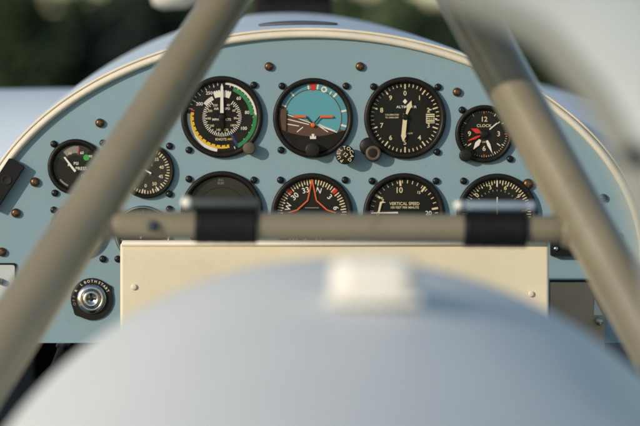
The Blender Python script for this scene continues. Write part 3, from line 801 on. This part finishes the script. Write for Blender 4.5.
def make_crown(seed, leafm, w, h, nleaf=2600):
    rng = random.Random(seed); b = MB()
    cl = []
    for k in range(16):
        a = rng.uniform(0, 2 * pi); z = rng.uniform(.28, 1.0); rr0 = w / 2 * (1 - abs(z - .55) * 1.1) * rng.uniform(.3, 1)
        cl.append((rr0 * cos(a), rr0 * sin(a), z * h * .93, rng.uniform(.16, .27) * w))
    for k in range(nleaf):
        cx, cy, cz, cr0 = cl[rng.randrange(len(cl))]
        v = Vector((rng.gauss(0, 1), rng.gauss(0, 1), rng.gauss(0, 1))).normalized() * cr0 * rng.uniform(.55, 1.05)
        p = Vector((cx, cy, cz)) + v; s = rng.uniform(.12, .3) * w / 6
        q = Euler((rng.uniform(0, 6), rng.uniform(0, 6), rng.uniform(0, 6))).to_matrix()
        b.faces([p + q @ Vector(c_) * s for c_ in ((-1, -.5, 0), (0, -.7, .1), (1, 0, 0), (0, .7, .1), (-1, .5, 0))], [(0, 1, 2, 3, 4)], leafm)
    o = b.build('crown', recalc=False); return o
def make_trunk(h, r):
    b = MB(); b.sweep([(0, 0, -.1), (.05, 0, h * .3), (-.05, .05, h * .6), (.1, 0, h * .85)], [(r, r), (r * .75, r * .75), (r * .5, r * .5), (r * .15, r * .15)], 'trunk', n=10, side=(0, 1, 0))
    for k in range(5):
        a = k * 1.3; z = h * (.35 + .08 * k)
        b.sweep([(0, 0, z), (cos(a) * h * .12, sin(a) * h * .12, z + h * .12), (cos(a) * h * .2, sin(a) * h * .2, z + h * .28)], [(r * .35, r * .35), (r * .22, r * .22), (r * .06, r * .06)], 'trunk', n=7, side=(.3, .9, .1))
    return b.build('trunk')
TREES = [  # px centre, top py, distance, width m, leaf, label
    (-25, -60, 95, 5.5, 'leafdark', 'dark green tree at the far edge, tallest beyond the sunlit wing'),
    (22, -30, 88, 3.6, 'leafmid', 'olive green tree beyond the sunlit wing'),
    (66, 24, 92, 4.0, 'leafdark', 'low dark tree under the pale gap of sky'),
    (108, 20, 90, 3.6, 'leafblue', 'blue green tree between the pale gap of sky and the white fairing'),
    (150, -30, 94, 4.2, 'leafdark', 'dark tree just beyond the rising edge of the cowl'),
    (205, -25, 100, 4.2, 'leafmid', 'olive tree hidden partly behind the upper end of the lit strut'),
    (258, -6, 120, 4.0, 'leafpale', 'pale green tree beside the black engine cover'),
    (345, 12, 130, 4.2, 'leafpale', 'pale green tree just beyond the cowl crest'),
    (388, 16, 118, 4.6, 'leafpale', 'light green tree over the falling edge of the cowl'),
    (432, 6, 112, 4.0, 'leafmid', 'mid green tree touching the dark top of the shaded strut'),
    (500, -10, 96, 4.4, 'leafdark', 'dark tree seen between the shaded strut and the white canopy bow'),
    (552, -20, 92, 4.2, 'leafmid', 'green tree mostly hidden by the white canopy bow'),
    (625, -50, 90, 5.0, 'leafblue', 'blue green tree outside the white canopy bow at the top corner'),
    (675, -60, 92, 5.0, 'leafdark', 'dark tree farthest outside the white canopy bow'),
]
camY = 0
for i, (px, py, dist, w, lm, lab) in enumerate(TREES):
    ang = math.atan2(213 - py, F) - PITCH
    h = CAM_H + math.tan(ang) * dist
    x = (px - 320) / F * dist
    t = bpy.data.objects.new('tree', None); COL.objects.link(t); t.location = (x, dist, 0)
    t['label'] = lab; t['category'] = 'tree'; t['group'] = 'trees beyond the aeroplane'
    t.rotation_euler.z = i * 1.7
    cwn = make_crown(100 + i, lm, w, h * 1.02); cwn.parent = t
    tr = make_trunk(h, .16 + .02 * (i % 3)); tr.parent = t
# a far line of woodland on the horizon closes the view
b = MB(); rng = random.Random(3)
for k in range(9500):
    x = rng.uniform(-70, 70); p = Vector((x, 210 + rng.uniform(-8, 8), rng.uniform(0, 1) ** .9 * (10.2 + 0.8 * sin(x * .35) + .6 * sin(x * 1.1) + (1.0 if x < 0 else -.9) - 0.9 * math.exp(-((x + 21) / 4.5) ** 2)))); s = rng.uniform(.4, .9)
    q = Euler((rng.uniform(0, 6), rng.uniform(0, 6), rng.uniform(0, 6))).to_matrix()
    b.faces([p + q @ Vector(c_) * s for c_ in ((-1, -.5, 0), (0, -.7, .1), (1, 0, 0), (0, .7, .1), (-1, .5, 0))], [(0, 1, 2, 3, 4)], 'leafmid')
w_ = b.build('woodland', recalc=False); w_['kind'] = 'stuff'

# ------------------------------------------------------------------ light, sky, camera
LD = (RM.to_3x3() @ Vector((1.0, .915, -0.42))).normalized()
to = -LD
el = math.asin(to.z); az = math.atan2(to.x, to.y)
sun = bpy.data.lights.new('sun', 'SUN'); sun.energy = 2.9; sun.angle = radians(.9); sun.color = (1.0, .87, .68)
so = bpy.data.objects.new('sun', sun); COL.objects.link(so)
so.rotation_euler = LD.to_track_quat('-Z', 'Y').to_euler()
wd = bpy.data.worlds.new('World'); S.world = wd; wd.use_nodes = True
nt = wd.node_tree; bg = nt.nodes['Background']; sk = nt.nodes.new('ShaderNodeTexSky'); sk.sky_type = 'NISHITA'; sk.sun_disc = False
sk.sun_elevation = el; sk.sun_rotation = az % (2 * pi); sk.air_density = 1.2; sk.dust_density = 0.35; sk.ozone_density = 1.2
nt.links.new(sk.outputs['Color'], bg.inputs['Color']); bg.inputs['Strength'].default_value = 0.115
cam = bpy.data.cameras.new('camera'); co = bpy.data.objects.new('camera', cam); COL.objects.link(co)
cam.lens = 135; cam.sensor_width = 36; cam.clip_start = .05; cam.clip_end = 6000
co.location = (0, 0, CAM_H); co.rotation_euler = (radians(90) - PITCH, 0, 0)
cam.dof.use_dof = True; cam.dof.focus_distance = D0 - .055; cam.dof.aperture_fstop = 4.7; cam.dof.aperture_blades = 0
S.camera = co
S.view_settings.view_transform = 'Standard'; S.view_settings.look = 'None'; S.view_settings.gamma = 1; S.view_settings.exposure = 0
S.render.engine = 'CYCLES'; S.cycles.use_denoising = True
try: S.cycles.denoiser = 'OPENIMAGEDENOISE'
except Exception: pass
S.cycles.max_bounces = 8
